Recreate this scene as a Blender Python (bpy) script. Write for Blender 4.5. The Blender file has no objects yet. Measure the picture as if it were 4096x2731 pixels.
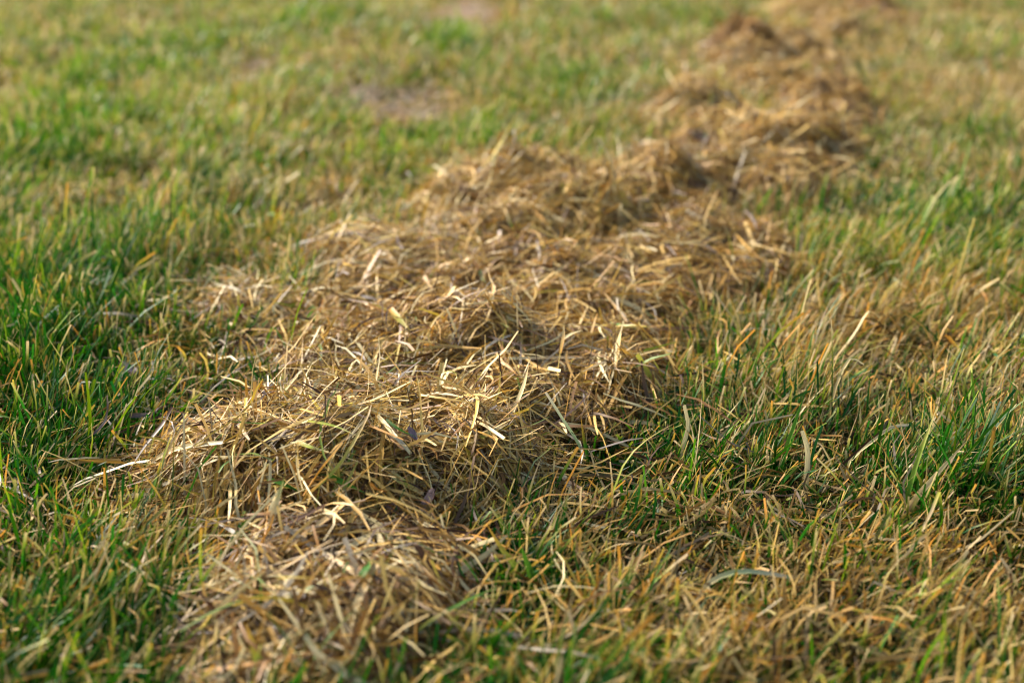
import bpy, math
import numpy as np

# ------------------------------------------------------------------ camera, sky, sun, exposure
scene = bpy.context.scene
COL = scene.collection
CAM_H, PITCH, LENS = 0.300, math.radians(19.0), 50.0
camd = bpy.data.cameras.new('camera')
cam = bpy.data.objects.new('camera', camd)
COL.objects.link(cam)
cam.location = (0, 0, CAM_H)
cam.rotation_euler = (math.pi / 2 - PITCH, 0, 0)
camd.lens, camd.sensor_width = LENS, 36.0
camd.clip_start, camd.clip_end = 0.01, 500.0
camd.dof.use_dof = True
camd.dof.focus_distance = 0.70
camd.dof.aperture_fstop = 6.6
camd.dof.aperture_blades = 9
scene.camera = cam

SUN_AZ, SUN_EL = math.radians(-50), math.radians(31)      # azimuth clockwise from +Y
world = bpy.data.worlds.new('World')
scene.world = world
world.use_nodes = True
wn = world.node_tree
sky = wn.nodes.new('ShaderNodeTexSky')
sky.sky_type = 'NISHITA'
sky.sun_disc = False
sky.sun_elevation, sky.sun_rotation = SUN_EL, SUN_AZ % (2 * math.pi)
sky.air_density, sky.dust_density = 1.0, 2.0
wn.links.new(sky.outputs[0], wn.nodes['Background'].inputs[0])
wn.nodes['Background'].inputs[1].default_value = 0.085
sund = bpy.data.lights.new('sun', 'SUN')
sund.energy, sund.angle, sund.color = 3.0, math.radians(17.0), (1.0, 0.955, 0.875)
sun = bpy.data.objects.new('sun', sund)
COL.objects.link(sun)
sun.location = (-3, 2, 4)
sun.rotation_euler = (math.pi / 2 - SUN_EL, 0, math.pi - SUN_AZ)
scene.view_settings.view_transform = 'Standard'
scene.view_settings.look = 'None'
scene.view_settings.gamma = 1.0
scene.view_settings.use_curve_mapping = False
scene.view_settings.exposure = 2.2
scene.cycles.use_denoising = True
scene.cycles.filter_width = 1.15
scene.cycles.max_bounces = 6
scene.cycles.diffuse_bounces = 1
scene.cycles.glossy_bounces = 2
scene.cycles.transmission_bounces = 3

rng = np.random.default_rng(7)
TAU = 2 * math.pi

# ------------------------------------------------------------------ picture -> place
FPX = LENS / 36.0 * 4096.0
CP, SP = math.cos(PITCH), math.sin(PITCH)


def ray(px, py):
    a = (px - 2048.0) / FPX
    b = (1365.5 - py) / FPX
    return np.array([a, CP + b * SP, -SP + b * CP])


def on_plane(px, py, z=0.02):
    d = ray(px, py)
    t = (z - CAM_H) / d[2]
    return np.array([d[0] * t, d[1] * t, z])


def at_depth(px, py, y):
    d = ray(px, py)
    t = y / d[1]
    return np.array([d[0] * t, y, CAM_H + d[2] * t])


def project(p):
    x, y, z = p[..., 0], p[..., 1], p[..., 2] - CAM_H
    f = y * CP - z * SP
    u = y * SP + z * CP
    return 2048 + FPX * x / f, 1365.5 - FPX * u / f, f


# ------------------------------------------------------------------ value noise
_T = np.random.default_rng(3).random((64, 256, 256)).astype(np.float32)


def noise(x, y, scale, seed=0):
    """smooth value noise 0..1, feature size `scale` metres"""
    t = _T[seed % 64]
    x = np.asarray(x, float) / scale + 71.3 * seed
    y = np.asarray(y, float) / scale + 37.7 * seed
    xi, yi = np.floor(x).astype(int), np.floor(y).astype(int)
    fx, fy = x - xi, y - yi
    fx, fy = fx * fx * (3 - 2 * fx), fy * fy * (3 - 2 * fy)
    a, b = xi & 255, (xi + 1) & 255
    c, d = yi & 255, (yi + 1) & 255
    return (t[a, c] * (1 - fx) + t[b, c] * fx) * (1 - fy) + (t[a, d] * (1 - fx) + t[b, d] * fx) * fy


def fbm(x, y, scale, seed=0):
    return (noise(x, y, scale, seed) + 0.5 * noise(x, y, scale / 2.1, seed + 1) + 0.25 * noise(x, y, scale / 4.3, seed + 2)) / 1.75


def ground_z(x, y):
    return 0.016 * (fbm(x, y, 0.35, 5) - 0.5) + 0.006 * (noise(x, y, 0.06, 9) - 0.5)


# ------------------------------------------------------------------ helpers
def tag(o, label=None, cat=None, group=None, kind=None):
    if label: o['label'] = label
    if cat: o['category'] = cat
    if group: o['group'] = group
    if kind: o['kind'] = kind
    return o


def link(name, mesh, mat=None, parent=None, loc=None):
    o = bpy.data.objects.new(name, mesh)
    COL.objects.link(o)
    if mat is not None: mesh.materials.append(mat)
    if parent is not None: o.parent = parent
    if loc is not None: o.location = loc
    return o


def make_mesh(name, verts, quads, col=None, bl=None, smooth=True):
    me = bpy.data.meshes.new(name)
    nv, nq = len(verts), len(quads)
    me.vertices.add(nv)
    me.vertices.foreach_set('co', np.ascontiguousarray(verts, np.float32).ravel())
    me.loops.add(nq * 4)
    me.loops.foreach_set('vertex_index', np.ascontiguousarray(quads, np.int32).ravel())
    me.polygons.add(nq)
    me.polygons.foreach_set('loop_start', np.arange(0, nq * 4, 4, dtype=np.int32))
    me.polygons.foreach_set('use_smooth', np.full(nq, smooth, dtype=bool))
    me.update(calc_edges=True)
    if col is not None:
        a = me.attributes.new('tint', 'FLOAT_COLOR', 'POINT')
        c = np.ones((nv, 4), np.float32)
        c[:, :3] = col
        a.data.foreach_set('color', c.ravel())
    if bl is not None:
        a = me.attributes.new('strand', 'FLOAT_VECTOR', 'POINT')
        a.data.foreach_set('vector', np.ascontiguousarray(bl, np.float32).ravel())
    return me


def ribbons(root, psi, pit, roll, seg, width, col, rnd, fold=0.0, centre=False):
    """N ribbons of S segments: heading psi, elevation pit (N,S); ring roll, width (N,S+1); colours (N,S+1,3).
    Returns verts (N, rings*k, 3), quads of one ribbon, colours and strand coordinates."""
    N, S = psi.shape
    d = np.stack([np.cos(pit) * np.cos(psi), np.cos(pit) * np.sin(psi), np.sin(pit)], -1)
    pts = np.zeros((N, S + 1, 3))
    pts[:, 1:] = np.cumsum(d * seg[..., None], 1)
    if centre:
        pts -= pts.mean(1, keepdims=True)
    pts += root[:, None, :]
    dr = np.concatenate([d[:, :1], (d[:, :-1] + d[:, 1:]), d[:, -1:]], 1)
    pr = np.concatenate([psi[:, :1], (psi[:, :-1] + psi[:, 1:]) / 2, psi[:, -1:]], 1)
    side = np.stack([-np.sin(pr), np.cos(pr), np.zeros_like(pr)], -1)
    nrm = np.cross(dr, side)
    nrm /= np.linalg.norm(nrm, axis=-1, keepdims=True) + 1e-9
    c, s = np.cos(roll)[..., None], np.sin(roll)[..., None]
    sd = side * c + nrm * s
    nm = nrm * c - side * s
    w = width[..., None] / 2
    if fold:
        V = np.stack([pts - sd * w, pts - nm * w * fold * 2, pts + sd * w], 2)
        us = np.array([-1.0, 0.0, 1.0])
    else:
        V = np.stack([pts - sd * w, pts + sd * w], 2)
        us = np.array([-1.0, 1.0])
    k = V.shape[2]
    q = []
    for i in range(S):
        for j in range(k - 1):
            a = i * k + j
            q.append((a, a + 1, a + k + 1, a + k))
    q = np.array(q, np.int64)
    C = np.repeat(col[:, :, None, :], k, 2)
    B = np.zeros((N, S + 1, k, 3))
    B[..., 0] = us
    B[..., 1] = np.linspace(0, 1, S + 1)[None, :, None]
    B[..., 2] = rnd[:, None, None]
    n = (S + 1) * k
    return V.reshape(N, n, 3), q, C.reshape(N, n, 3), B.reshape(N, n, 3)


class Pool:
    """many ribbons joined in one mesh"""
    def __init__(self):
        self.v, self.q, self.c, self.b, self.n = [], [], [], [], 0

    def add(self, r):
        V, q, C, B = r
        N, n, _ = V.shape
        self.v.append(V.reshape(-1, 3)); self.c.append(C.reshape(-1, 3)); self.b.append(B.reshape(-1, 3))
        self.q.append((q[None] + (self.n + np.arange(N) * n)[:, None, None]).reshape(-1, 4))
        self.n += N * n

    def mesh(self, name):
        return make_mesh(name, np.concatenate(self.v), np.concatenate(self.q), np.concatenate(self.c), np.concatenate(self.b))


def singles(name, r, mat, parent, keep=None):
    V, q, C, B = r
    off = np.array(parent.location) if parent is not None else np.zeros(3)
    for i in range(len(V)):
        o0 = V[i, 0].copy()
        link(name, make_mesh(name, V[i] - o0, q, C[i], B[i]), mat, parent, tuple(o0 - off))


# ------------------------------------------------------------------ materials
def strand_material(name, translucent, rough, spec, streak):
    m = bpy.data.materials.new(name)
    m.use_nodes = True
    t = m.node_tree
    N, L = t.nodes, t.links
    p = N['Principled BSDF']
    p.inputs['Roughness'].default_value = rough
    p.inputs['Specular IOR Level'].default_value = spec
    tint = N.new('ShaderNodeAttribute'); tint.attribute_name = 'tint'
    st = N.new('ShaderNodeAttribute'); st.attribute_name = 'strand'
    sep = N.new('ShaderNodeSeparateXYZ'); L.new(st.outputs['Vector'], sep.inputs[0])
    com = N.new('ShaderNodeCombineXYZ')

    def mul(a, k):
        n = N.new('ShaderNodeMath'); n.operation = 'MULTIPLY'; L.new(a, n.inputs[0]); n.inputs[1].default_value = k
        return n.outputs[0]
    L.new(mul(sep.outputs[0], 2.6), com.inputs[0])
    L.new(mul(sep.outputs[1], 2.2), com.inputs[1])
    L.new(mul(sep.outputs[2], 97.0), com.inputs[2])
    nz = N.new('ShaderNodeTexNoise'); nz.inputs['Scale'].default_value = 1.6; nz.inputs['Detail'].default_value = 3.0
    L.new(com.outputs[0], nz.inputs['Vector'])
    rp = N.new('ShaderNodeMapRange')
    rp.inputs['From Min'].default_value, rp.inputs['From Max'].default_value = 0.3, 0.7
    rp.inputs['To Min'].default_value, rp.inputs['To Max'].default_value = 1.0 - streak, 1.0 + streak * 0.7
    L.new(nz.outputs[0], rp.inputs['Value'])
    mx = N.new('ShaderNodeVectorMath'); mx.operation = 'SCALE'
    L.new(tint.outputs['Color'], mx.inputs[0]); L.new(rp.outputs[0], mx.inputs['Scale'])
    L.new(mx.outputs[0], p.inputs['Base Color'])
    tr = N.new('ShaderNodeBsdfTranslucent'); L.new(mx.outputs[0], tr.inputs['Color'])
    ms = N.new('ShaderNodeMixShader'); ms.inputs[0].default_value = translucent
    L.new(p.outputs[0], ms.inputs[1]); L.new(tr.outputs[0], ms.inputs[2])
    L.new(ms.outputs[0], N['Material Output'].inputs['Surface'])
    return m


M_GRASS = strand_material('grass_blade', 0.34, 0.50, 0.16, 0.30)
M_STRAW = strand_material('dry_straw', 0.18, 0.50, 0.20, 0.45)


def soil_material():
    m = bpy.data.materials.new('soil_and_thatch')
    m.use_nodes = True
    N, L = m.node_tree.nodes, m.node_tree.links
    p = N['Principled BSDF']
    p.inputs['Roughness'].default_value = 0.95
    p.inputs['Specular IOR Level'].default_value = 0.1
    tc = N.new('ShaderNodeTexCoord')
    n1 = N.new('ShaderNodeTexNoise'); n1.inputs['Scale'].default_value = 2.2; n1.inputs['Detail'].default_value = 6
    n2 = N.new('ShaderNodeTexNoise'); n2.inputs['Scale'].default_value = 160; n2.inputs['Detail'].default_value = 4
    L.new(tc.outputs['Object'], n1.inputs['Vector']); L.new(tc.outputs['Object'], n2.inputs['Vector'])
    r1 = N.new('ShaderNodeValToRGB')
    r1.color_ramp.elements[0].position, r1.color_ramp.elements[0].color = 0.38, (0.018, 0.020, 0.008, 1)
    r1.color_ramp.elements[1].position, r1.color_ramp.elements[1].color = 0.62, (0.040, 0.027, 0.013, 1)
    r2 = N.new('ShaderNodeValToRGB')
    r2.color_ramp.elements[0].position, r2.color_ramp.elements[0].color = 0.35, (0.35, 0.32, 0.3, 1)
    r2.color_ramp.elements[1].position, r2.color_ramp.elements[1].color = 0.7, (1.1, 1.05, 1.0, 1)
    L.new(n1.outputs[0], r1.inputs[0]); L.new(n2.outputs[0], r2.inputs[0])
    mx = N.new('ShaderNodeMix'); mx.data_type = 'RGBA'; mx.blend_type = 'MULTIPLY'; mx.inputs[0].default_value = 1.0
    L.new(r1.outputs[0], mx.inputs[6]); L.new(r2.outputs[0], mx.inputs[7])
    # beyond the built blades the sheet carries the colour of the lawn itself
    ln = N.new('ShaderNodeVectorMath'); ln.operation = 'LENGTH'; L.new(tc.outputs['Object'], ln.inputs[0])
    mr = N.new('ShaderNodeMapRange'); mr.inputs['From Min'].default_value = 3.6; mr.inputs['From Max'].default_value = 7.0
    L.new(ln.outputs['Value'], mr.inputs['Value'])
    r3 = N.new('ShaderNodeValToRGB')
    r3.color_ramp.elements[0].position, r3.color_ramp.elements[0].color = 0.35, (0.06, 0.10, 0.012, 1)
    r3.color_ramp.elements[1].position, r3.color_ramp.elements[1].color = 0.65, (0.20, 0.17, 0.05, 1)
    L.new(n1.outputs[0], r3.inputs[0])
    m3 = N.new('ShaderNodeMix'); m3.data_type = 'RGBA'
    L.new(mr.outputs[0], m3.inputs[0]); L.new(mx.outputs[2], m3.inputs[6]); L.new(r3.outputs[0], m3.inputs[7])
    L.new(m3.outputs[2], p.inputs['Base Color'])
    b = N.new('ShaderNodeBump'); b.inputs['Distance'].default_value = 0.004
    L.new(n2.outputs[0], b.inputs['Height']); L.new(b.outputs[0], p.inputs['Normal'])
    return m


def thatch_material():
    m = bpy.data.materials.new('matted_thatch')
    m.use_nodes = True
    N, L = m.node_tree.nodes, m.node_tree.links
    p = N['Principled BSDF']
    p.inputs['Roughness'].default_value = 0.9
    p.inputs['Specular IOR Level'].default_value = 0.1
    tc = N.new('ShaderNodeTexCoord')
    n2 = N.new('ShaderNodeTexNoise'); n2.inputs['Scale'].default_value = 220; n2.inputs['Detail'].default_value = 4
    L.new(tc.outputs['Object'], n2.inputs['Vector'])
    r1 = N.new('ShaderNodeValToRGB')
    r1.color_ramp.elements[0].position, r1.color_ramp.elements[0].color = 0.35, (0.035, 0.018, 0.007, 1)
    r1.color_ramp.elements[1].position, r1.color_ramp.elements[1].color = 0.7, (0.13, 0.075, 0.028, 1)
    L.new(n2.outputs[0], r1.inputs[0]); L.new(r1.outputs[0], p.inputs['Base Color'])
    b = N.new('ShaderNodeBump'); b.inputs['Distance'].default_value = 0.004
    L.new(n2.outputs[0], b.inputs['Height']); L.new(b.outputs[0], p.inputs['Normal'])
    return m


M_SOIL, M_THATCH = soil_material(), thatch_material()

# ------------------------------------------------------------------ the ground
ax = np.concatenate([-np.geomspace(90, 4, 22)[:-1], np.linspace(-4, 4, 321), np.geomspace(4, 90, 22)[1:]])
ay = np.concatenate([-np.geomspace(60, 0.6, 16)[:-1], np.linspace(-0.6, 6, 265), np.geomspace(6, 160, 26)[1:]])
gx, gy = np.meshgrid(ax, ay)
gv = np.stack([gx, gy, ground_z(gx, gy)], -1).reshape(-1, 3)
nx, ny = len(ax), len(ay)
ii = (np.arange(ny - 1)[:, None] * nx + np.arange(nx - 1)[None]).ravel()
ground = link('ground', make_mesh('ground', gv, np.stack([ii, ii + 1, ii + nx + 1, ii + nx], 1)), M_SOIL)
tag(ground, 'brown soil and thatch under the short lawn', 'ground', kind='structure')

# ------------------------------------------------------------------ clumps of raked dry grass: where they lie
K = 4096 / 2352.0
#   px,  py (2352-wide picture), half width px, depth radius m, height m, turn deg, tone, straws, singles, label
CLUMPS = [
    (755, 1300, 330, 0.072, 0.022, -8, 'grey', 2000, 150, 'shaggy grey-tan dry grass clump nearest the camera, partly out of focus'),
    (775, 1005, 500, 0.074, 0.040, 4, 'gold', 6500, 290, 'wide sharp golden mat of dry grass with green blades in it, front of the row'),
    (1120, 800, 420, 0.085, 0.034, 6, 'straw', 5200, 200, 'broad straw-coloured dry grass mat just behind the sharp golden front mat'),
    (810, 745, 230, 0.085, 0.022, 20, 'straw', 1800, 40, 'thin flat skirt of pale straw on the green lawn side of the row'),
    (545, 680, 85, 0.030, 0.015, 0, 'straw', 220, 14, 'small tuft of dry straw sitting alone on the green lawn'),
    (1320, 635, 310, 0.100, 0.036, 12, 'brown', 3600, 110, 'brown tangled dry grass clump in the middle of the row'),
    (910, 605, 220, 0.105, 0.032, 25, 'straw', 2400, 60, 'low pale straw clump sloping down to the green lawn, middle of the row'),
    (1225, 460, 265, 0.125, 0.054, 5, 'gold', 4600, 120, 'tall rounded golden heap of dry grass, brightest crest in the row'),
    (1590, 540, 225, 0.110, 0.032, -10, 'brown', 2400, 50, 'low brownish clump between the rounded golden heap and the yellow lawn'),
    (1520, 400, 140, 0.110, 0.040, 0, 'brown', 1500, 30, 'small dull brown clump behind the rounded golden heap'),
    (1770, 340, 225, 0.160, 0.052, -10, 'straw', 3600, 50, 'big soft tan-brown heap of dry grass, widest in the blurred half of the row'),
    (1610, 262, 130, 0.130, 0.044, 0, 'gold', 1800, 20, 'blurred pale tan clump on the green lawn side behind the widest brown heap'),
    (1905, 240, 115, 0.120, 0.050, 0, 'dark', 1700, 20, 'blurred dark brown clump at the edge of the yellow lawn'),
    (1735, 160, 110, 0.170, 0.050, 0, 'straw', 1500, 12, 'blurred straw-coloured clump half way up the far end of the row'),
    (1860, 120, 90, 0.170, 0.036, 0, 'straw', 1100, 8, 'faint brown clump beside the dark rust heap, far end of the row'),
    (1715, 112, 88, 0.140, 0.062, 0, 'darkrust', 2400, 12, 'dark rust coloured heap of dry grass at the far end of the row'),
    (1865, 35, 100, 0.240, 0.045, 0, 'gold', 2000, 8, 'pale tan clump at the top edge, farthest in the row'),
    (2010, 12, 75, 0.180, 0.032, 0, 'dark', 1000, 4, 'small dusky clump at the top edge beside the farthest pale one'),
]


class Clump:
    pass


clumps = []
for (px, py, hw, ry, ht, turn, tone, ns, nsing, label) in CLUMPS:
    c = Clump()
    c.p = on_plane(px * K, py * K, 0.028)
    e = on_plane((px + hw) * K, py * K, 0.028)
    c.rx = (e[0] - c.p[0]) * (0.90 if py < 300 else 1.0)
    c.ry, c.ht, c.turn, c.tone, c.ns, c.nsing, c.label = ry * 1.12, ht, math.radians(turn), tone, ns, nsing, label
    c.seed = len(clumps) + 10
    clumps.append(c)


def clump_h(c, x, y):
    dx, dy = x - c.p[0], y - c.p[1]
    ca, sa = math.cos(c.turn), math.sin(c.turn)
    u, v = (dx * ca + dy * sa) / c.rx, (-dx * sa + dy * ca) / c.ry
    edge = 0.72 + 0.55 * fbm(x, y, 0.085, c.seed)
    r2 = (u * u + v * v) / edge ** 2
    base = np.clip(1 - r2, 0, None) ** 0.52
    bump = 0.22 + 1.15 * fbm(x, y, 0.060, c.seed + 3) + 0.60 * (noise(x, y, 0.026, c.seed + 7) - 0.5)
    return c.ht * base * bump * (1.2 if c.p[1] < 1.3 else 1.22)


def row_h(x, y):
    h = np.zeros_like(np.asarray(x, float))
    for c in clumps:
        m = (np.abs(x - c.p[0]) < c.rx * 1.5) & (np.abs(y - c.p[1]) < max(c.ry, c.rx) * 1.5)
        if np.any(m):
            h[m] = np.maximum(h[m], clump_h(c, x[m], y[m]))
    return h


def row_near(x, y, reach):
    """1 on the row, fading to 0 over `reach` metres beyond it"""
    h = np.zeros_like(np.asarray(x, float))
    for c in clumps:
        d = np.hypot((x - c.p[0]) / (c.rx + reach), (y - c.p[1]) / (c.ry + reach))
        h = np.maximum(h, np.clip(1.15 - d, 0, 1))
    return h


# ------------------------------------------------------------------ lawn colour and growth, by place
A = np.array
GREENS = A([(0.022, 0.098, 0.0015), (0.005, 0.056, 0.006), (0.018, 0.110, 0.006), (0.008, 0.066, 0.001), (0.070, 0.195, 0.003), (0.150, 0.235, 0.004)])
DEADS = A([(0.43, 0.265, 0.070), (0.27, 0.145, 0.032), (0.53, 0.380, 0.140), (0.15, 0.072, 0.016), (0.45, 0.215, 0.026), (0.38, 0.305, 0.17), (0.48, 0.38, 0.05)])
DEAD_P = A([0.25, 0.19, 0.22, 0.13, 0.09, 0.06, 0.06])
YELLOW, ORANGE, TIPTAN = A([0.34, 0.30, 0.035]), A([0.48, 0.21, 0.03]), A([0.46, 0.33, 0.16])

# patches the photograph shows: px, py (2352), radius px across, radius m deep, effect on dryness, effect on height
PATCHES = [
    (700, 42, 60, 0.10, -0.9, 0.4), (1030, 95, 55, 0.10, -0.9, 0.5), (440, 95, 70, 0.16, -0.75, 0.3), (200, 185, 70, 0.10, -0.6, 0.3),
    (1330, 200, 60, 0.08, -0.5, 0.3), (250, 110, 60, 0.12, -0.3, 0.2), (120, 330, 120, 0.15, -0.45, 0.1), (400, 520, 160, 0.10, -0.35, 0.2),
    (150, 640, 220, 0.14, -0.35, 0.25), (60, 830, 200, 0.09, -0.4, 0.2), (930, 300, 60, 0.06, -0.35, 0.2), (1120, 310, 60, 0.05, -0.3, 0.2),
    (200, 960, 160, 0.06, -0.25, 0.2), (2000, 1350, 500, 0.10, 0.20, 0.0), (300, 1300, 200, 0.06, 0.15, 0.0), (120, 1400, 160, 0.05, -0.15, 0.1), (2150, 520, 180, 0.10, -0.30, 0.1), (1370, 1010, 150, 0.042, -0.2, -0.65),
    (2180, 1020, 180, 0.05, -0.30, 0.35), (1150, 1260, 90, 0.03, -0.35, 0.1), (300, 1450, 120, 0.04, -0.25, 0.1),
    (945, 228, 100, 0.12, 0.55, -0.40), (820, 195, 50, 0.06, 0.4, -0.5), (1060, 14, 75, 0.18, 0.5, -0.38), (580, 140, 40, 0.10, 0.5, -0.4),
    (760, 410, 70, 0.05, 0.55, -0.2), (2200, 150, 200, 0.30, 0.25, 0.0), (1800, 1250, 500, 0.10, 0.30, -0.08), (1900, 760, 260, 0.08, 0.22, 0.1),
    (100, 120, 140, 0.20, 0.15, 0.0), (700, 1000, 420, 0.09, 0.25, -0.2),
]
_P = []
for (px, py, rx, ry, dd, dh) in PATCHES:
    p = on_plane(px * K, py * K, 0.02)
    far = 1.35 if py < 420 else 1.0
    _P.append((p[0], p[1], (on_plane((px + rx) * K, py * K, 0.02)[0] - p[0]), ry * far, dd * far, dh * far))


def lawn_state(x, y):
    f = np.clip(y / 2.2, 0, 1)
    side = np.clip((x + 0.05) / (0.25 + 0.25 * y), -1, 1)
    dry = 0.40 + 0.20 * side * (1 - 0.5 * f) + 0.13 * f + 0.55 * (fbm(x, y, 0.30, 20) - 0.5) + 0.75 * (fbm(x, y, 0.07, 23) - 0.5)
    hgt = 1.0 + 0.7 * (fbm(x, y, 0.16, 30) - 0.5) + 0.8 * (noise(x, y, 0.04, 33) - 0.5)
    for (cx, cy, rx, ry, dd, dh) in _P:
        w = np.exp(-(((x - cx) / rx) ** 2 + ((y - cy) / ry) ** 2))
        dry = dry + dd * w
        hgt = hgt + dh * w
    return np.clip(dry, 0.03, 0.97), np.clip(hgt, 0.25, 1.7)


def lean(x, y):
    return TAU * 1.2 * (fbm(x, y, 0.12, 40) - 0.5) + 0.35


def zone_points(y0, y1, dens, margin):
    w1 = 0.40 * y1 + margin
    n = int((y1 - y0) * 2 * w1 * 1e4 * dens)
    x = rng.uniform(-w1, w1, n); y = rng.uniform(y0, y1, n)
    k = np.abs(x) < 0.40 * y + margin
    return x[k], y[k]


def grass_params(x, y, S, wide, pick=None):
    """standing blades at (x, y): arrays for ribbons()"""
    n = len(x)
    dry, hg = lawn_state(x, y)
    rh = row_h(x, y)
    dead = rng.random(n) < dry * 0.92
    L = np.where(dead, rng.uniform(0.014, 0.035, n), rng.uniform(0.018, 0.040, n)) * hg
    tall = rng.random(n) < 0.05
    L = np.where(tall, L * rng.uniform(1.2, 1.7, n), L)
    L = np.where(rh > 0.006, np.where(rng.random(n) < 0.75, np.minimum(L, rng.uniform(0.005, 0.02, n)), L + 0.4 * rh), L)
    W = np.where(dead, rng.uniform(0.0007, 0.0020, n), rng.uniform(0.0010, 0.0024, n)) * wide
    s = np.linspace(0, 1, S + 1)[None]
    sm = (s[:, :-1] + s[:, 1:]) / 2
    head = np.where(rng.random(n) < 0.65, lean(x, y) + rng.normal(0, 0.55, n), rng.uniform(0, TAU, n))
    psi = head[:, None] + rng.normal(0, 0.5, (n, 1)) * sm + rng.normal(0, 0.10, (n, S))
    p0 = np.clip(np.where(dead, rng.normal(1.10, 0.32, n), rng.normal(1.22, 0.22, n)), 0.12, 1.56)
    bend = np.where(dead, np.abs(rng.normal(0.35, 0.55, n)), np.abs(rng.normal(0.18, 0.35, n)))
    pit = p0[:, None] - bend[:, None] * sm ** 1.5 * 1.4
    kink = (rng.random(n) < np.where(dead, 0.22, 0.08))[:, None] * (sm > rng.uniform(0.4, 0.8, (n, 1))) * rng.uniform(0.4, 1.5, (n, 1))
    pit = np.maximum(pit - kink, -0.7)
    roll = rng.normal(0, 0.7, (n, 1)) + rng.normal(0, 0.8, (n, 1)) * s
    blunt = rng.random((n, 1)) < np.where(dead, 0.55, 0.40)[:, None]
    prof = np.where(blunt, 0.75 + 0.25 * np.sin(s * 2.6) - 0.15 * s, np.clip(1.0 - s ** 2.4, 0.05, 1) * (0.72 + 0.28 * np.sin(s * 3)))
    width = W[:, None] * prof
    # colour along the blade
    lime = np.clip(0.10 + 0.50 * np.clip((y - 0.7) / 1.0, 0, 1) + 0.6 * (fbm(x, y, 0.2, 44) - 0.5), 0.03, 0.9)  # lime patches by noise; distance term paints darker near, brighter far light
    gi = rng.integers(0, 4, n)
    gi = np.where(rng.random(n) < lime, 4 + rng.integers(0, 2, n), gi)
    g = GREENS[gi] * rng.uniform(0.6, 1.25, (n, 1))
    d = DEADS[rng.choice(len(DEADS), n, p=DEAD_P)] * rng.uniform(0.35, 1.25, (n, 1))
    d2 = DEADS[rng.choice(len(DEADS), n, p=DEAD_P)]
    frac = np.clip(rng.normal(0.02 + 0.46 * dry, 0.24, n), 0.0, 0.92)[:, None]
    e = np.clip((s - (1 - frac)) / 0.17, 0, 3) * (frac > 0.06)
    e = e[..., None]
    tip = np.where(rng.random((n, 1)) < np.where(y < 1.1, 0.36, 0.12)[:, None], ORANGE, TIPTAN)[:, None, :] * rng.uniform(0.8, 1.15, (n, 1, 1))
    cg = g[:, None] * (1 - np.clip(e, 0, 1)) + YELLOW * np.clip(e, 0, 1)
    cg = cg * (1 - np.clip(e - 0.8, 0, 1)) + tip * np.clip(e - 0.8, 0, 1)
    cd = d[:, None] * (1 - s[..., None] * 0.5) + d2[:, None] * s[..., None] * 0.5
    # dead blades that stay green or yellow at the foot
    foot = (rng.random(n) < 0.35)[:, None, None] * np.clip(1 - s[..., None] * 2.2, 0, 1)
    cd = cd * (1 - foot) + (0.75 * g[:, None] + 0.25 * YELLOW) * foot
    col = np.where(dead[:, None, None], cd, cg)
    root = np.stack([x, y, ground_z(x, y) - 0.002], -1)
    seg = np.repeat((L / S)[:, None], S, 1)
    return [root, psi, pit, roll, seg, width, col, rng.random(n)], L


def sub(par, m):
    return [a[m] for a in par]


# ------------------------------------------------------------------ grass
grass_pool = Pool()
single_grass = None
ZONES = [(0.24, 0.60, 15.5, 0.10, 5, 0.74), (0.60, 1.10, 14.5, 0.11, 4, 0.74), (1.10, 1.90, 7.0, 0.14, 3, 1.05),
         (1.90, 3.50, 2.2, 0.25, 2, 1.8), (3.50, 8.0, 0.07, 0.4, 2, 8.0)]
for zi, (y0, y1, dens, mar, S, wide) in enumerate(ZONES):
    x, y = zone_points(y0, y1, dens, mar)
    rh = row_h(x, y)
    keep = (rh < 0.004) | (rng.random(len(x)) < np.where(rh < 0.014, 0.45, np.where(y < 0.52, 0.30, 0.08)))
    x, y = x[keep], y[keep]
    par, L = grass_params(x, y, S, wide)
    if zi == 0:
        tips = par[0] + np.stack([0 * L, 0 * L, L], -1)
        u, v, f = project(tips)
        size = par[5].max(1) * L / f ** 2 * (row_h(x, y) < 0.003)
        size[(u < 60) | (u > 4036) | (v < 60) | (v > 2650)] = 0
        big = np.zeros(len(x), bool)
        big[np.argsort(-size)[:300]] = True
        single_grass = sub(par, big)
        par = sub(par, ~big)
    grass_pool.add(ribbons(*par))
# the lawn goes on beside and behind the camera, in coarser tufts
n = 48000
x, y = rng.uniform(-3.2, 3.2, n), rng.uniform(-0.6, 4.0, n)
k = (np.abs(x) > 0.40 * y + 0.12) | (y < 0.24)
x, y = x[k], y[k]
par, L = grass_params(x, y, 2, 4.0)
grass_pool.add(ribbons(*par))
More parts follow.
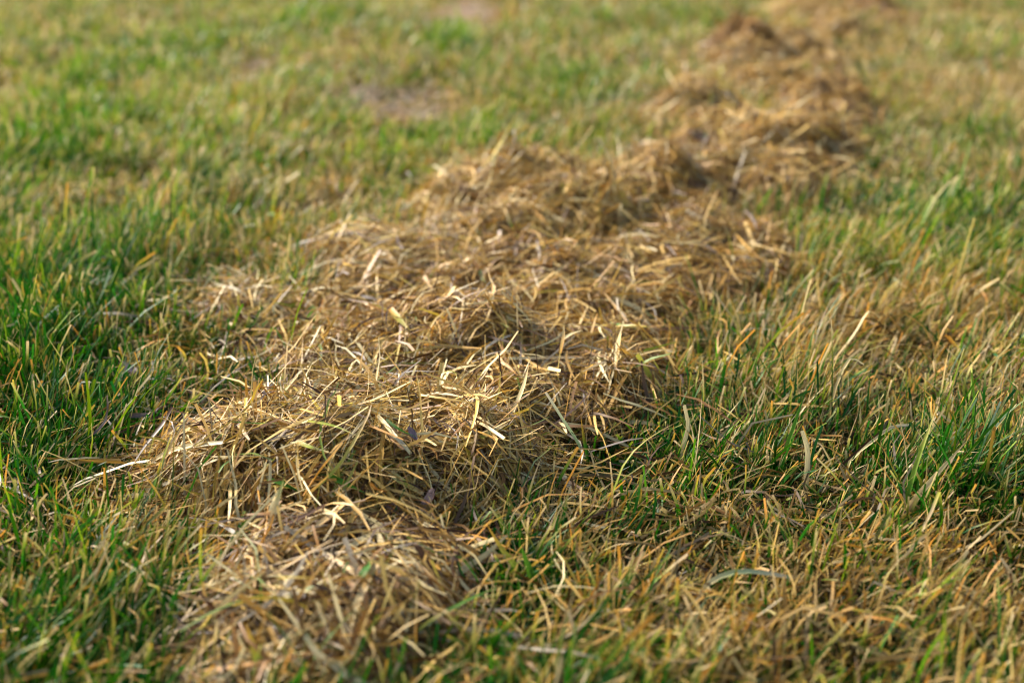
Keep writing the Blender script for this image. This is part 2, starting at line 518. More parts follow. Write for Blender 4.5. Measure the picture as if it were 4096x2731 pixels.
# dead blades lying between the standing ones
for (y0, y1, dens, mar, S, wide) in [(0.24, 1.10, 2.6, 0.12, 2, 1.0), (1.10, 2.2, 0.8, 0.2, 2, 1.3)]:
    x, y = zone_points(y0, y1, dens, mar)
    n = len(x)
    s = np.linspace(0, 1, S + 1)[None]
    dry, hg = lawn_state(x, y)
    k = rng.random(n) < 0.35 + 0.6 * dry
    x, y = x[k], y[k]; n = len(x)
    L = rng.uniform(0.012, 0.042, n)
    c = DEADS[rng.choice(len(DEADS), n, p=DEAD_P)] * rng.uniform(0.18, 0.60, (n, 1))  # decayed brown, darkened further as painted shade between the standing blades
    grass_pool.add(ribbons(np.stack([x, y, ground_z(x, y) + rng.uniform(0.001, 0.015, n)], -1),
                           rng.uniform(0, TAU, (n, 1)) + rng.normal(0, 0.4, (n, S)), rng.normal(0.12, 0.3, (n, S)),
                           rng.normal(0, 0.8, (n, 1)) + 0 * s, np.repeat((L / S)[:, None], S, 1),
                           (rng.uniform(0.0008, 0.002, n) * wide)[:, None] * (1 - 0.4 * s), np.repeat(c[:, None], S + 1, 1), rng.random(n)))
# worn places where the dead grass lies flat
for (cx, cy, rx, ry, dd, dh) in _P:
    if dh > -0.35 or dd < 0.3: continue
    n = int(rx * ry * 1e4 * 9); S = 2
    x, y = cx + rng.normal(0, 0.5, n) * rx, cy + rng.normal(0, 0.5, n) * ry
    s = np.linspace(0, 1, S + 1)[None]
    L = rng.uniform(0.02, 0.05, n)
    c = A([0.46, 0.32, 0.20]) * rng.uniform(0.6, 1.2, (n, 1))
    grass_pool.add(ribbons(np.stack([x, y, ground_z(x, y) + rng.uniform(0.002, 0.010, n)], -1),
                           rng.uniform(0, TAU, (n, 1)) + rng.normal(0, 0.4, (n, S)), rng.normal(0.10, 0.15, (n, S)),
                           rng.normal(0, 0.4, (n, 1)) + 0 * s, np.repeat((L / S)[:, None], S, 1),
                           rng.uniform(0.0016, 0.0034, n)[:, None] * (1 - 0.4 * s), np.repeat(c[:, None], S + 1, 1), rng.random(n), centre=True))
# short blades added low between the others, tinted dark for shade in the gaps
UNDER = A([(0.008, 0.040, 0.002), (0.012, 0.052, 0.002), (0.026, 0.055, 0.003), (0.040, 0.026, 0.008)])
for (y0, y1, dens, mar) in [(0.24, 1.10, 7.0, 0.10), (1.10, 1.9, 2.5, 0.12)]:
    x, y = zone_points(y0, y1, dens, mar)
    k = row_h(x, y) < 0.008
    x, y = x[k], y[k]; n = len(x); S = 2
    s = np.linspace(0, 1, S + 1)[None]
    L = rng.uniform(0.008, 0.021, n)
    c = UNDER[rng.integers(0, 4, n)] * rng.uniform(0.7, 1.3, (n, 1))
    p0 = rng.uniform(0.5, 1.5, (n, 1))
    grass_pool.add(ribbons(np.stack([x, y, ground_z(x, y) - 0.001], -1), rng.uniform(0, TAU, (n, 1)) + rng.normal(0, 0.3, (n, S)),
                           np.concatenate([p0, p0 - rng.uniform(0, 0.7, (n, 1))], 1), rng.normal(0, 0.7, (n, 1)) + 0 * s,
                           np.repeat((L / S)[:, None], S, 1), rng.uniform(0.0012, 0.0024, n)[:, None] * A([[1.0, 0.9, 0.25]]),
                           np.repeat(c[:, None], S + 1, 1), rng.random(n)))
grass = link('grass', grass_pool.mesh('grass'), M_GRASS)
tag(grass, 'short drying lawn of green and tan blades around the raked row', 'grass', kind='stuff')
singles('grass_blade', ribbons(*single_grass, fold=0.22), M_GRASS, grass)

# ------------------------------------------------------------------ straw
STRAW = A([(0.63, 0.395, 0.100), (0.50, 0.270, 0.048), (0.22, 0.100, 0.020), (0.62, 0.480, 0.215), (0.56, 0.390, 0.045), (0.40, 0.315, 0.20), (0.070, 0.028, 0.007), (0.52, 0.240, 0.036), (0.15, 0.20, 0.02)])
TONES = {
    'gold': A([.25, .18, .17, .16, .08, .02, .17, .04, .015]), 'straw': A([.23, .20, .18, .14, .03, .03, .19, .04, .01]),
    'grey': A([.14, .14, .20, .18, .02, .12, .24, .02, .02]), 'brown': A([.22, .23, .22, .11, .02, .02, .18, .05, .005]),
    'rust': A([.20, .24, .24, .07, .0, .02, .15, .08, .0]), 'dark': A([.13, .18, .30, .06, .0, .03, .28, .02, .0]),
    'darkrust': A([.06, .16, .38, .02, .0, .0, .30, .08, .0]),
}


def straw_params(c, n, S, top=False):
    """straws lying on and in clump c"""
    a = rng.uniform(0, TAU, n); r = np.sqrt(rng.random(n)) * 1.12
    ca, sa = math.cos(c.turn), math.sin(c.turn)
    lx, ly = r * np.cos(a) * c.rx, r * np.sin(a) * c.ry
    x, y = c.p[0] + lx * ca - ly * sa, c.p[1] + lx * sa + ly * ca
    h = clump_h(c, x, y)
    k = (h > 0.002) | (rng.random(n) < 0.12)
    x, y, h = x[k], y[k], h[k]; n = len(x)
    e = 0.004
    hx = (clump_h(c, x + e, y) - clump_h(c, x - e, y)) / (2 * e)
    hy = (clump_h(c, x, y + e) - clump_h(c, x, y - e)) / (2 * e)
    fine = (rng.random(n) < 0.48) & (not top)
    far = np.clip(c.p[1] / 0.8, 1.0, 2.2)
    L = np.where(fine, rng.uniform(0.020, 0.070, n), 0.018 + 0.070 * rng.random(n) ** 1.5)
    W = np.where(fine, rng.uniform(0.0004, 0.0008, n), 0.0007 + 0.0018 * rng.random(n) ** 2.6) * (0.6 + 0.4 * far)
    if top:
        L = rng.uniform(0.028, 0.090, n); W = (0.0007 + 0.0014 * rng.random(n) ** 2.2) * (0.7 + 0.3 * far)
    flow = TAU * 1.5 * (fbm(x, y, 0.075, 11) - 0.5)
    head = np.where(rng.random(n) < (0.60 if c.p[1] < 1.2 else 0.40), flow + rng.normal(0, 0.45, n), rng.uniform(0, TAU, n))
    s = np.linspace(0, 1, S + 1)[None]; sm = (s[:, :-1] + s[:, 1:]) / 2
    curl = np.where(rng.random(n) < 0.25, rng.normal(0, 2.6, n), rng.normal(0, 1.0, n))
    if c.p[1] < 0.60:
        W = np.where(fine, W, W * 1.2); L = L * 1.15
    psi = head[:, None] + curl[:, None] * (sm - 0.5) + rng.normal(0, 0.10, (n, S))
    slope = hx[:, None] * np.cos(psi) + hy[:, None] * np.sin(psi)
    up = np.where(rng.random(n) < (0.10 if top else 0.07), rng.uniform(0.2, 0.8, n), rng.normal(0.0, 0.12, n))
    arch = rng.normal(0.25, 0.45, n)
    pit = np.arctan(slope) * 0.85 + up[:, None] - arch[:, None] * (sm - 0.5) + rng.normal(0, 0.08, (n, S))
    kink = (rng.random(n) < 0.12)[:, None] * (sm > 0.55) * rng.normal(0, 0.9, (n, 1))
    pit = np.clip(pit - np.abs(kink) * 0.6, -1.4, 1.4); psi = psi + kink
    q = np.abs(rng.normal(0, 0.30, n)) if not top else -rng.uniform(0.0, 0.06, n)
    q = np.minimum(q, 0.95)
    # on the thin rim the straws lie on the tips of the grass
    lift = 0.010 * np.clip(1 - h / 0.02, 0, 1)
    z = ground_z(x, y) + 0.003 + lift + h * (1 - q) + (0.0025 if top else 0.0)
    roll = rng.normal(0, 0.45, (n, 1)) + rng.normal(0, 0.5 if top else 0.9, (n, 1)) * s
    kind = rng.random((n, 1))
    prof = np.where(kind < 0.10, 0.85 + 0.15 * np.sin(3 * s), np.where(kind < 0.45, np.clip(1.02 - s ** 2, 0.10, 1), np.clip(np.sin(math.pi * (0.08 + 0.86 * s)) ** 0.7, 0.1, 1))) * rng.uniform(0.85, 1.15, (n, S + 1))
    w = TONES[c.tone]; w = w / w.sum()
    c1 = STRAW[rng.choice(9, n, p=w)] * rng.uniform(0.70, 1.10, (n, 1))
    c1 = np.where(fine[:, None], c1 * A([0.8, 0.72, 0.66]), c1)
    c2 = STRAW[rng.choice(9, n, p=w)]
    mixv = (s * rng.uniform(0, 0.8, (n, 1)))[..., None]
    col = c1[:, None] * (1 - mixv) + c2[:, None] * mixv
    return [np.stack([x, y, z], -1), psi, pit, roll, np.repeat((L / S)[:, None], S, 1), W[:, None] * prof, col, rng.random(n)]


GROUP = 'clumps of raked dry grass in the row'
for c in clumps:
    e = bpy.data.objects.new('dry_grass_clump', None)
    COL.objects.link(e)
    gz = float(ground_z(c.p[0], c.p[1]))
    e.location = (c.p[0], c.p[1], gz)
    e.empty_display_size = 0.02
    tag(e, c.label, 'dry grass', GROUP)
    off = A(e.location)
    near = c.p[1] < 1.0
    pool = Pool()
    pool.add(ribbons(*straw_params(c, int(c.ns * (2.1 if c.p[1] < 1.5 else 2.4)), 5 if c.p[1] < 0.75 else (4 if near else 3)), centre=True))
    me = pool.mesh('straw')
    me.transform(__import__('mathutils').Matrix.Translation(tuple(-off)))
    o = link('straw', me, M_STRAW, e)
    o['kind'] = 'stuff'
    singles('straw_blade', ribbons(*straw_params(c, int(c.nsing * 1.2), 7 if near else 5, top=True), fold=0.16, centre=True), M_STRAW, e)
    # the matted inside of the clump
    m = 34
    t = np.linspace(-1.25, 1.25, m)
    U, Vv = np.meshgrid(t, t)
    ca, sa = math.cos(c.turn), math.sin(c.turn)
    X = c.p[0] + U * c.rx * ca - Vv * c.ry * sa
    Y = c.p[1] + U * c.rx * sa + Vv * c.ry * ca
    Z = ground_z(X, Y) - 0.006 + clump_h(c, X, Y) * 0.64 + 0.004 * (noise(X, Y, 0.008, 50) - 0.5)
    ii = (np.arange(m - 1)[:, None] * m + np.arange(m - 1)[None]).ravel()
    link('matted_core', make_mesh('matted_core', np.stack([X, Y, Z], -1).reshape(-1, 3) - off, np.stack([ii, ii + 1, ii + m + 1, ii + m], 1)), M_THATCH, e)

# loose straws that fell beside the row
n = 9000
x, y = zone_points(0.3, 2.6, 1.6, 0.05)
k = rng.random(len(x)) < row_near(x, y, 0.10) ** 2 * 1.5
x, y = x[k], y[k]; n = len(x); S = 4
s = np.linspace(0, 1, S + 1)[None]
rh = row_h(x, y)
L = rng.uniform(0.015, 0.055, n)
c1 = STRAW[rng.choice(9, n, p=TONES['straw'] / TONES['straw'].sum())] * rng.uniform(0.55, 1.0, (n, 1))
pool = Pool()
pool.add(ribbons(np.stack([x, y, ground_z(x, y) + rng.uniform(0.012, 0.024, n) + rh * 0.6], -1),
                 rng.uniform(0, TAU, (n, 1)) + rng.normal(0, 0.8, (n, 1)) * (s[:, 1:] - 0.5), rng.normal(0.0, 0.25, (n, 1)) - 0.4 * (s[:, 1:] - 0.5) + rng.normal(0, 0.1, (n, S)),
                 rng.normal(0, 0.6, (n, 1)) + rng.normal(0, 0.6, (n, 1)) * s, np.repeat((L / S)[:, None], S, 1),
                 rng.uniform(0.0006, 0.0019, n)[:, None] * np.sin(math.pi * (0.1 + 0.84 * s)) ** 0.7, np.repeat(c1[:, None], S + 1, 1), rng.random(n), centre=True))
loose = link('loose_straw', pool.mesh('loose_straw'), M_STRAW)
tag(loose, 'loose straws scattered over the grass along both sides of the row', 'straw', kind='stuff')

# ------------------------------------------------------------------ single blades, straws and scraps that stand out
def hit(px, py, lift=0.0):
    """where the sight line through a picture point meets the clumps or the grass"""
    d = ray(px * K, py * K)
    t = np.linspace(0.3, 4.5, 1500)
    X, Y, Z = d[0] * t, d[1] * t, CAM_H + d[2] * t
    top = ground_z(X, Y) + np.maximum(row_h(X, Y) + 0.003, 0.006) + lift
    i = int(np.argmax(Z < top))
    return A([X[i], Y[i], Z[i]])


def spline(pts, n):
    P = np.vstack([2 * pts[0] - pts[1], pts, 2 * pts[-1] - pts[-2]])
    out = []
    m = len(pts) - 1
    for u in np.linspace(0, m, n):
        i = min(int(u), m - 1); f = u - i
        a, b, c, d = P[i], P[i + 1], P[i + 2], P[i + 3]
        out.append(0.5 * (2 * b + (c - a) * f + (2 * a - 5 * b + 4 * c - d) * f * f + (3 * b - a - 3 * c + d) * f ** 3))
    return A(out)


def blade(name, pts, width, cols, mat, parent=None, label=None, cat=None, roll=0.0, twist=0.5, blunt=False, fold=0.2, n=9):
    P = spline(A(pts), n)
    T = np.gradient(P, axis=0); T /= np.linalg.norm(T, axis=1, keepdims=True) + 1e-9
    ref = A([-0.25, -0.25, 0.93])
    side = np.cross(T, ref); side /= np.linalg.norm(side, axis=1, keepdims=True) + 1e-9
    nm = np.cross(side, T)
    s = np.linspace(0, 1, n)
    a = roll + twist * (s - 0.5)
    sd = side * np.cos(a)[:, None] + nm * np.sin(a)[:, None]
    nn = nm * np.cos(a)[:, None] - side * np.sin(a)[:, None]
    prof = (0.8 + 0.2 * np.sin(3 * s)) if blunt else np.clip(1.03 - s ** 2.6, 0.05, 1) * (0.7 + 0.3 * np.sin(3 * s))
    w = (width * prof / 2)[:, None]
    V = np.stack([P - sd * w, P - nn * w * fold * 2, P + sd * w], 1).reshape(-1, 3)
    q = [(i * 3 + j, i * 3 + j + 1, i * 3 + j + 4, i * 3 + j + 3) for i in range(n - 1) for j in range(2)]
    cols = np.array(cols, float)
    ci = s * (len(cols) - 1)
    C = np.stack([np.interp(ci, range(len(cols)), cols[:, k]) for k in range(3)], -1)
    C = np.repeat(C[:, None], 3, 1).reshape(-1, 3)
    B = np.zeros((n, 3, 3)); B[..., 0] = [-1, 0, 1]; B[..., 1] = s[:, None]; B[..., 2] = rng.random()
    base = P[0].copy()
    off = A(parent.location) if parent is not None else np.zeros(3)
    o = link(name, make_mesh(name, V - base, np.array(q), C, B.reshape(-1, 3)), mat, parent, tuple(base - off))
    return tag(o, label, cat)


GR, GR2, YG = (0.030, 0.125, 0.006), (0.075, 0.185, 0.008), (0.24, 0.28, 0.03)
YE, OR, TN, PL, GY, BR = tuple(YELLOW), (0.50, 0.23, 0.03), (0.46, 0.29, 0.11), (0.57, 0.44, 0.20), (0.40, 0.33, 0.21), (0.25, 0.13, 0.045)
BG = (0.22, 0.28, 0.12)
clump_objects = [o for o in bpy.data.objects if o.name.startswith('dry_grass_clump')]
clump_objects.sort(key=lambda o: o.name)


def c1(x, y): return 229.7 + x * 0.476, 803.9 + y * 0.476
def c2(x, y): return 1205.9 + x * 0.5607, 689.1 + y * 0.5607
def c3(x, y): return 516.8 + x * 0.5127, 287.1 + y * 0.5127
def c6(x, y): return x * 0.4029, 516.8 + y * 0.4029


def lying(f, pts, lift=0.006):
    """points resting on the clump surface"""
    out = []
    for i, (x, y) in enumerate(pts):
        p = hit(*f(x, y), lift=lift)
        if out and abs(p[1] - out[-1][1]) > 0.035:
            px, py = f(x, y)
            p = at_depth(px * K, py * K, out[-1][1] + math.copysign(0.03, p[1] - out[-1][1]))
        out.append(p)
    return out


def standing(f, pts, dy=0.0, z0=0.010, root=True):
    """first point near the ground, the others at nearly the same depth (dy metres farther per point)"""
    px, py = f(*pts[0])
    b = on_plane(px * K, py * K, z0)
    out = [b]
    for i, (x, y) in enumerate(pts[1:]):
        px, py = f(x, y)
        out.append(at_depth(px * K, py * K, b[1] + dy * (i + 1)))
    if root:
        e = out[0] - (out[1] - out[0]) * 0.3
        e[2] = float(ground_z(e[0], e[1])) - 0.003
        out.insert(0, e)
    return out


mat2, mid3, front1 = clump_objects[1], clump_objects[2], clump_objects[0]
# straws of the clumps that can be told apart
for f, par, pts, w, cols, bl, lab in [
    (c1, mat2, [(655, 245), (760, 290), (920, 345)], .0030, [TN, PL, PL], True, 'long pale flat straw on the mat'),
    (c1, mat2, [(770, 590), (820, 540), (880, 480)], .0042, [PL, YE, TN], False, None),
    (c1, mat2, [(300, 650), (380, 615), (450, 590)], .0024, [GY, GY, PL], True, None),
    (c1, mat2, [(230, 545), (350, 480), (480, 455), (590, 445)], .0026, [TN, PL, PL, GY], True, None),
    (c1, mat2, [(1500, 150), (1600, 165), (1720, 190)], .0020, [PL, PL, TN], True, None),
    (c1, mat2, [(1250, 260), (1350, 225), (1500, 150)], .0026, [TN, PL, PL], True, None),
    (c1, mat2, [(1000, 340), (1130, 365), (1255, 420)], .0030, [YE, YG, PL], False, None),
    (c1, mat2, [(930, 430), (1010, 465), (1100, 490)], .0030, [TN, YG, PL], True, None),
    (c1, mat2, [(1400, 400), (1450, 440), (1500, 500)], .0022, [PL, GY, PL], True, None),
    (c1, mat2, [(1840, 420), (1930, 370), (2020, 330)], .0034, [YE, PL, PL], True, None),
    (c1, mat2, [(1640, 440), (1720, 450), (1810, 440)], .0036, [PL, YE, PL], True, None),
    (c1, mat2, [(480, 560), (600, 520), (740, 545)], .0022, [TN, PL, TN], True, None),
    (c1, mat2, [(1400, 590), (1470, 640), (1555, 690)], .0040, [PL, YE, TN], True, None),
    (c1, front1, [(890, 850), (1050, 960), (1220, 1060)], .0022, [GY, GY, TN], True, None),
    (c1, front1, [(1180, 970), (1280, 900), (1390, 850)], .0028, [PL, PL, TN], True, None),
    (c1, front1, [(1450, 830), (1600, 800), (1780, 860)], .0026, [PL, YE, TN], True, None),
    (c1, front1, [(1340, 970), (1460, 985), (1560, 1060), (1700, 1160)], .0034, [PL, TN, TN, BR], False, None),
    (c1, front1, [(1190, 1450), (1220, 1260), (1340, 1020)], .0028, [TN, PL, TN], True, None),
    (c1, front1, [(890, 1190), (1000, 1150), (1100, 1100)], .0026, [PL, BG, TN], True, None),
    (c1, front1, [(470, 1030), (560, 900), (680, 840), (850, 790)], .0030, [TN, PL, OR, BR], True, None),
    (c1, front1, [(1050, 840), (1130, 780), (1210, 710)], .0028, [TN, TN, PL], True, None),
    (c1, front1, [(160, 765), (260, 790), (350, 800)], .0020, [GY, PL, GY], True, None),
    (c3, mid3, [(1740, 770), (1850, 820), (1940, 875)], .0034, [TN, PL, YG], False, None),
    (c3, mid3, [(740, 820), (780, 870), (830, 920)], .0044, [OR, YE, PL], False, 'broad golden straw leaning on the mat'),
    (c3, mid3, [(1450, 860), (1520, 830), (1590, 800)], .0026, [GY, PL, PL], True, None),
    (c3, mid3, [(1270, 1045), (1450, 1040), (1600, 1040)], .0022, [PL, TN, GY], True, None),
    (c3, mid3, [(700, 1000), (760, 960), (820, 930)], .0030, [TN, OR, TN], True, None),
    (c3, mid3, [(960, 790), (1000, 760), (1030, 720)], .0034, [TN, OR, YE], True, None),
]:
    blade('straw_blade', lying(f, pts, 0.010), w, cols, M_STRAW, par, lab, None, blunt=bl, roll=rng.normal(0, 0.3))
# straws of the clumps that stick up
for f, par, pts, w, cols, dy, z0, lab in [
    (c1, mat2, [(980, 700), (1050, 590), (1170, 445)], .0032, [OR, OR, TN], .006, .030, 'orange-tan forked straw rising from the mat'),
    (c1, mat2, [(990, 705), (1150, 560), (1280, 340), (1310, 260)], .0018, [YG, YE, TN, TN], .008, .030, None),
    (c1, mat2, [(820, 850), (850, 740), (890, 610)], .0030, [TN, PL, YG], .004, .028, None),
    (c1, mat2, [(1990, 300), (2040, 180), (2070, 70)], .0030, [PL, PL, TN], .006, .035, None),
    (c1, mat2, [(1640, 170), (1650, 115), (1700, 100), (1722, 130), (1690, 165)], .0018, [PL, PL, YG, PL, TN], .002, .040, 'pale straw curled into a small loop'),
    (c3, mid3, [(1500, 1020), (1515, 950), (1518, 895)], .0030, [OR, TN, PL], .002, .035, None),
    (c3, mid3, [(1510, 960), (1550, 935), (1605, 918)], .0024, [PL, PL, PL], .002, .040, None),
    (c3, mid3, [(1640, 930), (1655, 880), (1670, 840)], .0024, [TN, TN, OR], .002, .035, None),
    (c1, front1, [(880, 960), (910, 880), (960, 790)], .0024, [OR, OR, TN], .004, .024, None),
    (c1, front1, [(1040, 1150), (1100, 1060), (1180, 940)], .0022, [GY, GY, TN], .004, .026, None),
    (c1, front1, [(680, 1180), (700, 1080), (690, 980)], .0020, [GY, GY, GY], .003, .020, None),
]:
    p = standing(f, pts, dy, z0, root=False)
    blade('straw_blade', p, w, cols, M_STRAW, par, lab, None, roll=rng.normal(0, 0.3), blunt=rng.random() < .5)

# green blades lying on or stuck in the clumps
for pts, w, cols, lie, lab in [
    ([(225, 770), (280, 590), (330, 450), (352, 380)], .0040, [GR, GR, YG, OR], False, 'green blade with orange tip standing at the end of the golden mat'),
    ([(810, 620), (900, 650), (975, 692)], .0034, [GR2, GR, GR], True, 'short bright green blade lying beside the orange forked straw'),
    ([(1090, 600), (1180, 640), (1285, 692)], .0050, [GR, GR2, GR], True, 'broad bright green blade lying across the front face of the golden mat'),
    ([(1380, 335), (1450, 385), (1545, 425)], .0026, [BG, GR2, GR], True, 'thin green blade lying on top of the golden mat'),
    ([(1258, 1090), (1290, 1040), (1325, 985)], .0050, [GR, GR, GR2], True, 'blurred short green leaf on the shaggy clump nearest the camera'),
    ([(440, 930), (560, 1050), (650, 1105), (745, 1155)], .0026, [GY, BG, BG, BG], True, 'blue-green stalk drooping over the shaggy clump nearest the camera'),
    ([(640, 345), (760, 352), (870, 352)], .0014, [GR, GR2, YG], True, 'thread-thin green blade under the long pale flat straw'),
    ([(570, 590), (600, 550), (660, 515)], .0018, [YG, GR2, GR], True, 'thin curved green blade on the left end of the golden mat'),
]:
    P = lying(c1, pts, 0.013) if lie else standing(c1, pts, 0.004, 0.010)
    blade('green_blade', P, w * 0.75, cols, M_GRASS, None, lab, 'grass blade', roll=0.1)
for pts, w, cols, lab in [
    ([(1720, 885), (1800, 900), (1862, 922)], .0030, [GR, GR2, GR], 'green blade lying on the straw mat behind the golden front mat'),
    ([(425, 1055), (428, 1000), (412, 950)], .0030, [BG, GR2, GR2], 'small hooked green blade at the green lawn edge of the row'),
    ([(1140, 650), (1150, 680), (1165, 712)], .0036, [GR, BG, GR], 'short bluish green blade in the middle of the row'),
]:
    blade('green_blade', lying(c3, pts, 0.011), w * 0.7, cols, M_GRASS, None, lab, 'grass blade', roll=0.1)

# blades of the lawn that stand out
for pts, w, cols, dy, bl, lab in [
    ([(1560, 870), (1680, 720), (1820, 565)], .0046, [YG, TN, PL, TN], .010, False, 'broad pale dead blade leaning over the grass'),
    ([(1660, 770), (1760, 700), (1880, 668), (2040, 650)], .0024, [GR2, YG, YG, YE], .004, False, 'long yellow-green blade arching towards the edge of the picture'),
    ([(1555, 850), (1600, 680), (1650, 540), (1692, 425)], .0036, [GR, GR2, YG, TN], .006, False, 'tall green blade yellowing at the tip beside the broad pale dead blade'),
    ([(1152, 740), (1158, 620), (1135, 535)], .0036, [TN, PL, PL], .003, True, 'stiff pale dead blade standing upright with a cut end'),
    ([(1060, 640), (1110, 490), (1150, 370)], .0034, [GR, GR2, GR], .004, False, 'tall plain green blade among the tan grass'),
    ([(1105, 500), (1180, 400), (1267, 320)], .0016, [TN, PL, PL], .006, False, 'thin straight straw slanting up beside the tall plain green blade'),
    ([(720, 1200), (800, 1130), (920, 1108), (1100, 1136)], .0030, [BG, PL, BG, GY], .002, True, 'pale grey-green blade arching low in the blurred grass'),
    ([(335, 880), (400, 680), (500, 570), (640, 490)], .0020, [GR2, YG, YE, TN], .006, False, 'thin yellow-green blade arching beside the dark gap'),
    ([(400, 400), (415, 290), (460, 225), (612, 198)], .0030, [TN, PL, PL, TN], .004, True, 'pale bent straw standing at the end of the straw mat'),
    ([(548, 405), (510, 310), (460, 222)], .0042, [PL, YE, YE], .001, True, 'flat yellow straw propped against the pale bent straw'),
    ([(1290, 230), (1360, 120), (1408, 45), (1452, 72)], .0026, [PL, PL, PL, PL], .004, True, 'pale straw hooked over at its top among yellow-green grass'),
    ([(230, 610), (150, 480), (85, 378)], .0024, [BG, BG, GY], .002, True, 'straight blue-grey stalk leaning across the dark gap'),
    ([(255, 640), (240, 560), (228, 470)], .0030, [GR, GR, OR], .002, False, 'short green blade with orange point in the dark gap'),
    ([(640, 620), (668, 520), (652, 430)], .0030, [TN, PL, PL], .002, True, 'pale creased blade standing near the dark gap'),
    ([(395, 420), (405, 350), (428, 262)], .0034, [GR, GR, GR2], .003, False, 'short dark green blade crossing the pale bent straw'),
    ([(1245, 480), (1275, 350), (1330, 240), (1390, 265)], .0022, [YG, TN, PL, PL], .004, True, 'thin tan straw bowed over among upright grass'),
    ([(1330, 660), (1420, 580), (1500, 520), (1580, 512)], .0024, [YE, PL, PL, GY], .004, True, 'pale drooping blade in front of the tall yellowing blade'),
    ([(30, 1150), (10, 1080), (-20, 1000)], .0052, [GR, GR2, GR2], .003, False, 'blurred broad bright green blade beside the shaggy clump'),
    ([(1940, 560), (1970, 480), (2000, 440)], .0040, [GR, GR2, YG], .003, False, 'broad green blade at the picture edge above the arching yellow-green one'),
]:
    dead = sum(cols[1]) > 1.0
    blade('grass_blade', standing(c2, pts, dy, 0.012), w * 0.72, cols, M_STRAW if dead else M_GRASS, None, lab, 'straw' if dead else 'grass blade',
          roll=rng.normal(0, 0.25), twist=rng.normal(0, 0.5), blunt=bl)
for pts, w, cols, dy, lab in [
    ([(775, 1570), (745, 1440), (700, 1310)], .0050, [GR2, YG, OR], .004, 'blurred yellow-green blade at the bottom edge in front of the shaggy clump'),
    ([(1500, 1400), (1620, 1290), (1780, 1200), (1925, 1140)], .0034, [GY, BG, GR2, GR], .006, 'long blurred green blade slanting up from the shaggy clump'),
    ([(60, 1420), (65, 1300), (50, 1180)], .0046, [YG, YE, OR], .003, 'blurred orange-yellow blade in the dark grass at the left'),
    ([(1860, 830), (1940, 960), (2010, 1060)][::-1], .0036, [GR, YG, OR], .004, 'green blade with a long orange point beside the shaggy clump'),
    ([(1915, 1010), (1900, 965), (1885, 930)], .0022, [PL, PL, PL], .002, 'short white sliver of straw in the grass beside the shaggy clump'),
]:
    blade('grass_blade', standing(c1, pts, dy, 0.014), w * 0.8, cols, M_GRASS, None, lab, 'grass blade', roll=rng.normal(0, 0.2))

# dark dead stalks
DK, DK2 = (0.10, 0.065, 0.05), (0.20, 0.15, 0.12)
for pts, w, lab in [
    ([(510, 1210), (590, 1130), (612, 1050), (608, 970)], .0016, 'dark crooked dead stalk standing in green grass beside the golden mat'),
    ([(740, 1085), (850, 1080), (900, 1042), (942, 1030)], .0030, 'dark curled dead leaf blade at the end of the golden mat'),
]:
    blade('dead_stalk', standing(c6, pts, 0.003, 0.024, root=False), w, [DK, DK2, DK, DK2], M_STRAW, None, lab, 'stalk', fold=0.4, twist=2.0, n=14, blunt=True)


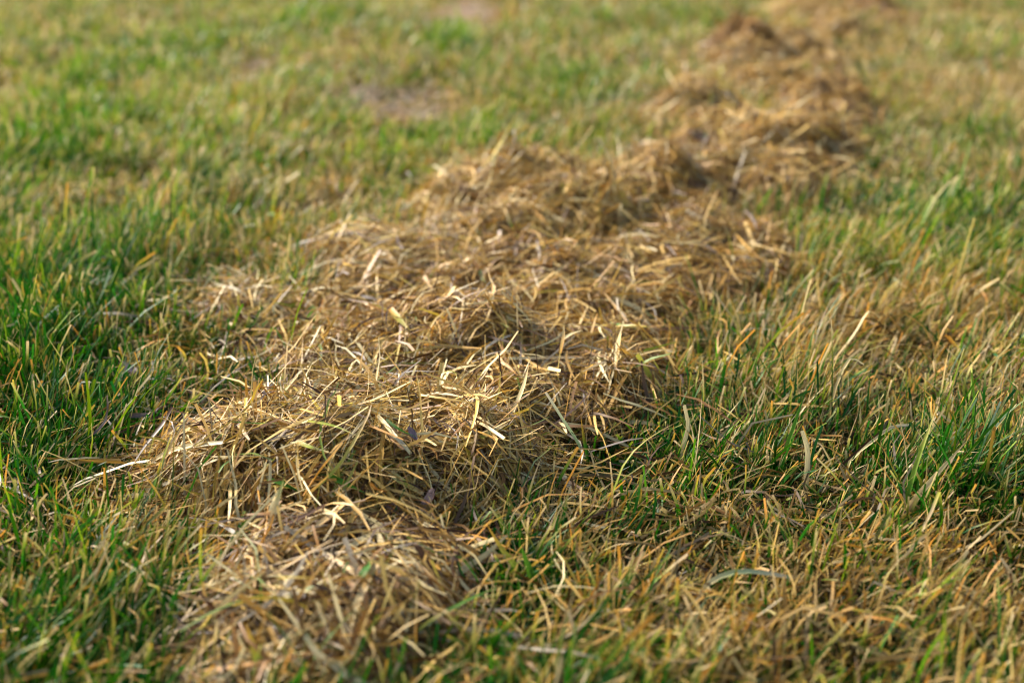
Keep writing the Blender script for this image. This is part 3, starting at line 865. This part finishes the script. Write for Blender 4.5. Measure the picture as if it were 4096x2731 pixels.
def scrap(f, pt, length, width, colour, up, turn, label, lift=0.010):
    """a small curled piece of a dead tree leaf"""
    p = hit(*f(*pt), lift=lift)
    nu, nv = 9, 7
    V, C, B = [], [], []
    sd = int(abs(pt[0])) % 40
    for i in range(nu):
        s = i / (nu - 1)
        half = width / 2 * max(0.08, math.sin(math.pi * (0.08 + 0.86 * s)) ** 0.8)
        for j in range(nv):
            t = j / (nv - 1) * 2 - 1
            rag = 1 + 0.22 * (noise(s * 5.0, t * 2.0, 1.0, sd) - 0.5) * 2
            x = half * t * rag
            z = 0.35 * abs(t) ** 1.6 * width + 0.25 * length * (s - 0.4) ** 2 + 0.10 * width * (noise(s * 6, t * 3, 1.0, sd + 3) - 0.5)
            V.append((x, (s - 0.5) * length, z))
            k = 0.75 + 0.5 * noise(s * 7, t * 4, 1.0, sd + 5) + (0.25 if j == nv // 2 else 0)
            C.append(A(colour) * k); B.append((t, s, 0.37))
    V = A(V)
    cu, su, ct, st_ = math.cos(up), math.sin(up), math.cos(turn), math.sin(turn)
    V = V @ A([[1, 0, 0], [0, cu, su], [0, -su, cu]])
    V = V @ A([[ct, st_, 0], [-st_, ct, 0], [0, 0, 1]])
    q = A([(i * nv + j, i * nv + j + 1, i * nv + nv + j + 1, i * nv + nv + j) for i in range(nu - 1) for j in range(nv - 1)])
    o = link('dead_leaf', make_mesh('dead_leaf', V, q, A(C), A(B)), M_STRAW, None, tuple(p))
    tag(o, label, 'leaf')


def full(x, y): return x, y


scrap(full, (1010, 372), .026, .016, (0.24, 0.13, 0.10), 0.5, 0.8, 'blurred purplish brown leaf on the grass behind the golden heap', 0.004)
scrap(full, (1085, 452), .026, .013, (0.17, 0.085, 0.06), 0.2, 1.2, 'dark reddish leaf lying on the slope of the golden heap', 0.003)
scrap(full, (552, 752), .018, .008, (0.22, 0.08, 0.045), 1.2, 0.2, 'small red-brown leaf upright in the grass below the lone tuft', 0.010)
scrap(full, (293, 852), .012, .007, (0.30, 0.22, 0.19), 0.3, 1.1, 'small pale lilac leaf scrap in the green grass', 0.018)
scrap(full, (945, 998), .008, .004, (0.13, 0.09, 0.10), 0.6, 0.7, 'tiny violet leaf scrap on the golden mat', 0.006)
scrap(full, (728, 912), .008, .003, (0.13, 0.02, 0.02), 0.9, 0.4, 'tiny dark red leaf scrap at the crest of the golden mat', 0.004)
scrap(full, (985, 1152), .012, .005, (0.46, 0.27, 0.20), 0.6, -0.6, 'small pinkish leaf scrap at the top of the shaggy clump', 0.008)
scrap(full, (1605, 322), .024, .016, (0.22, 0.16, 0.12), 0.2, 0.3, 'blurred grey-brown leaf on the side of the widest brown heap', 0.003)
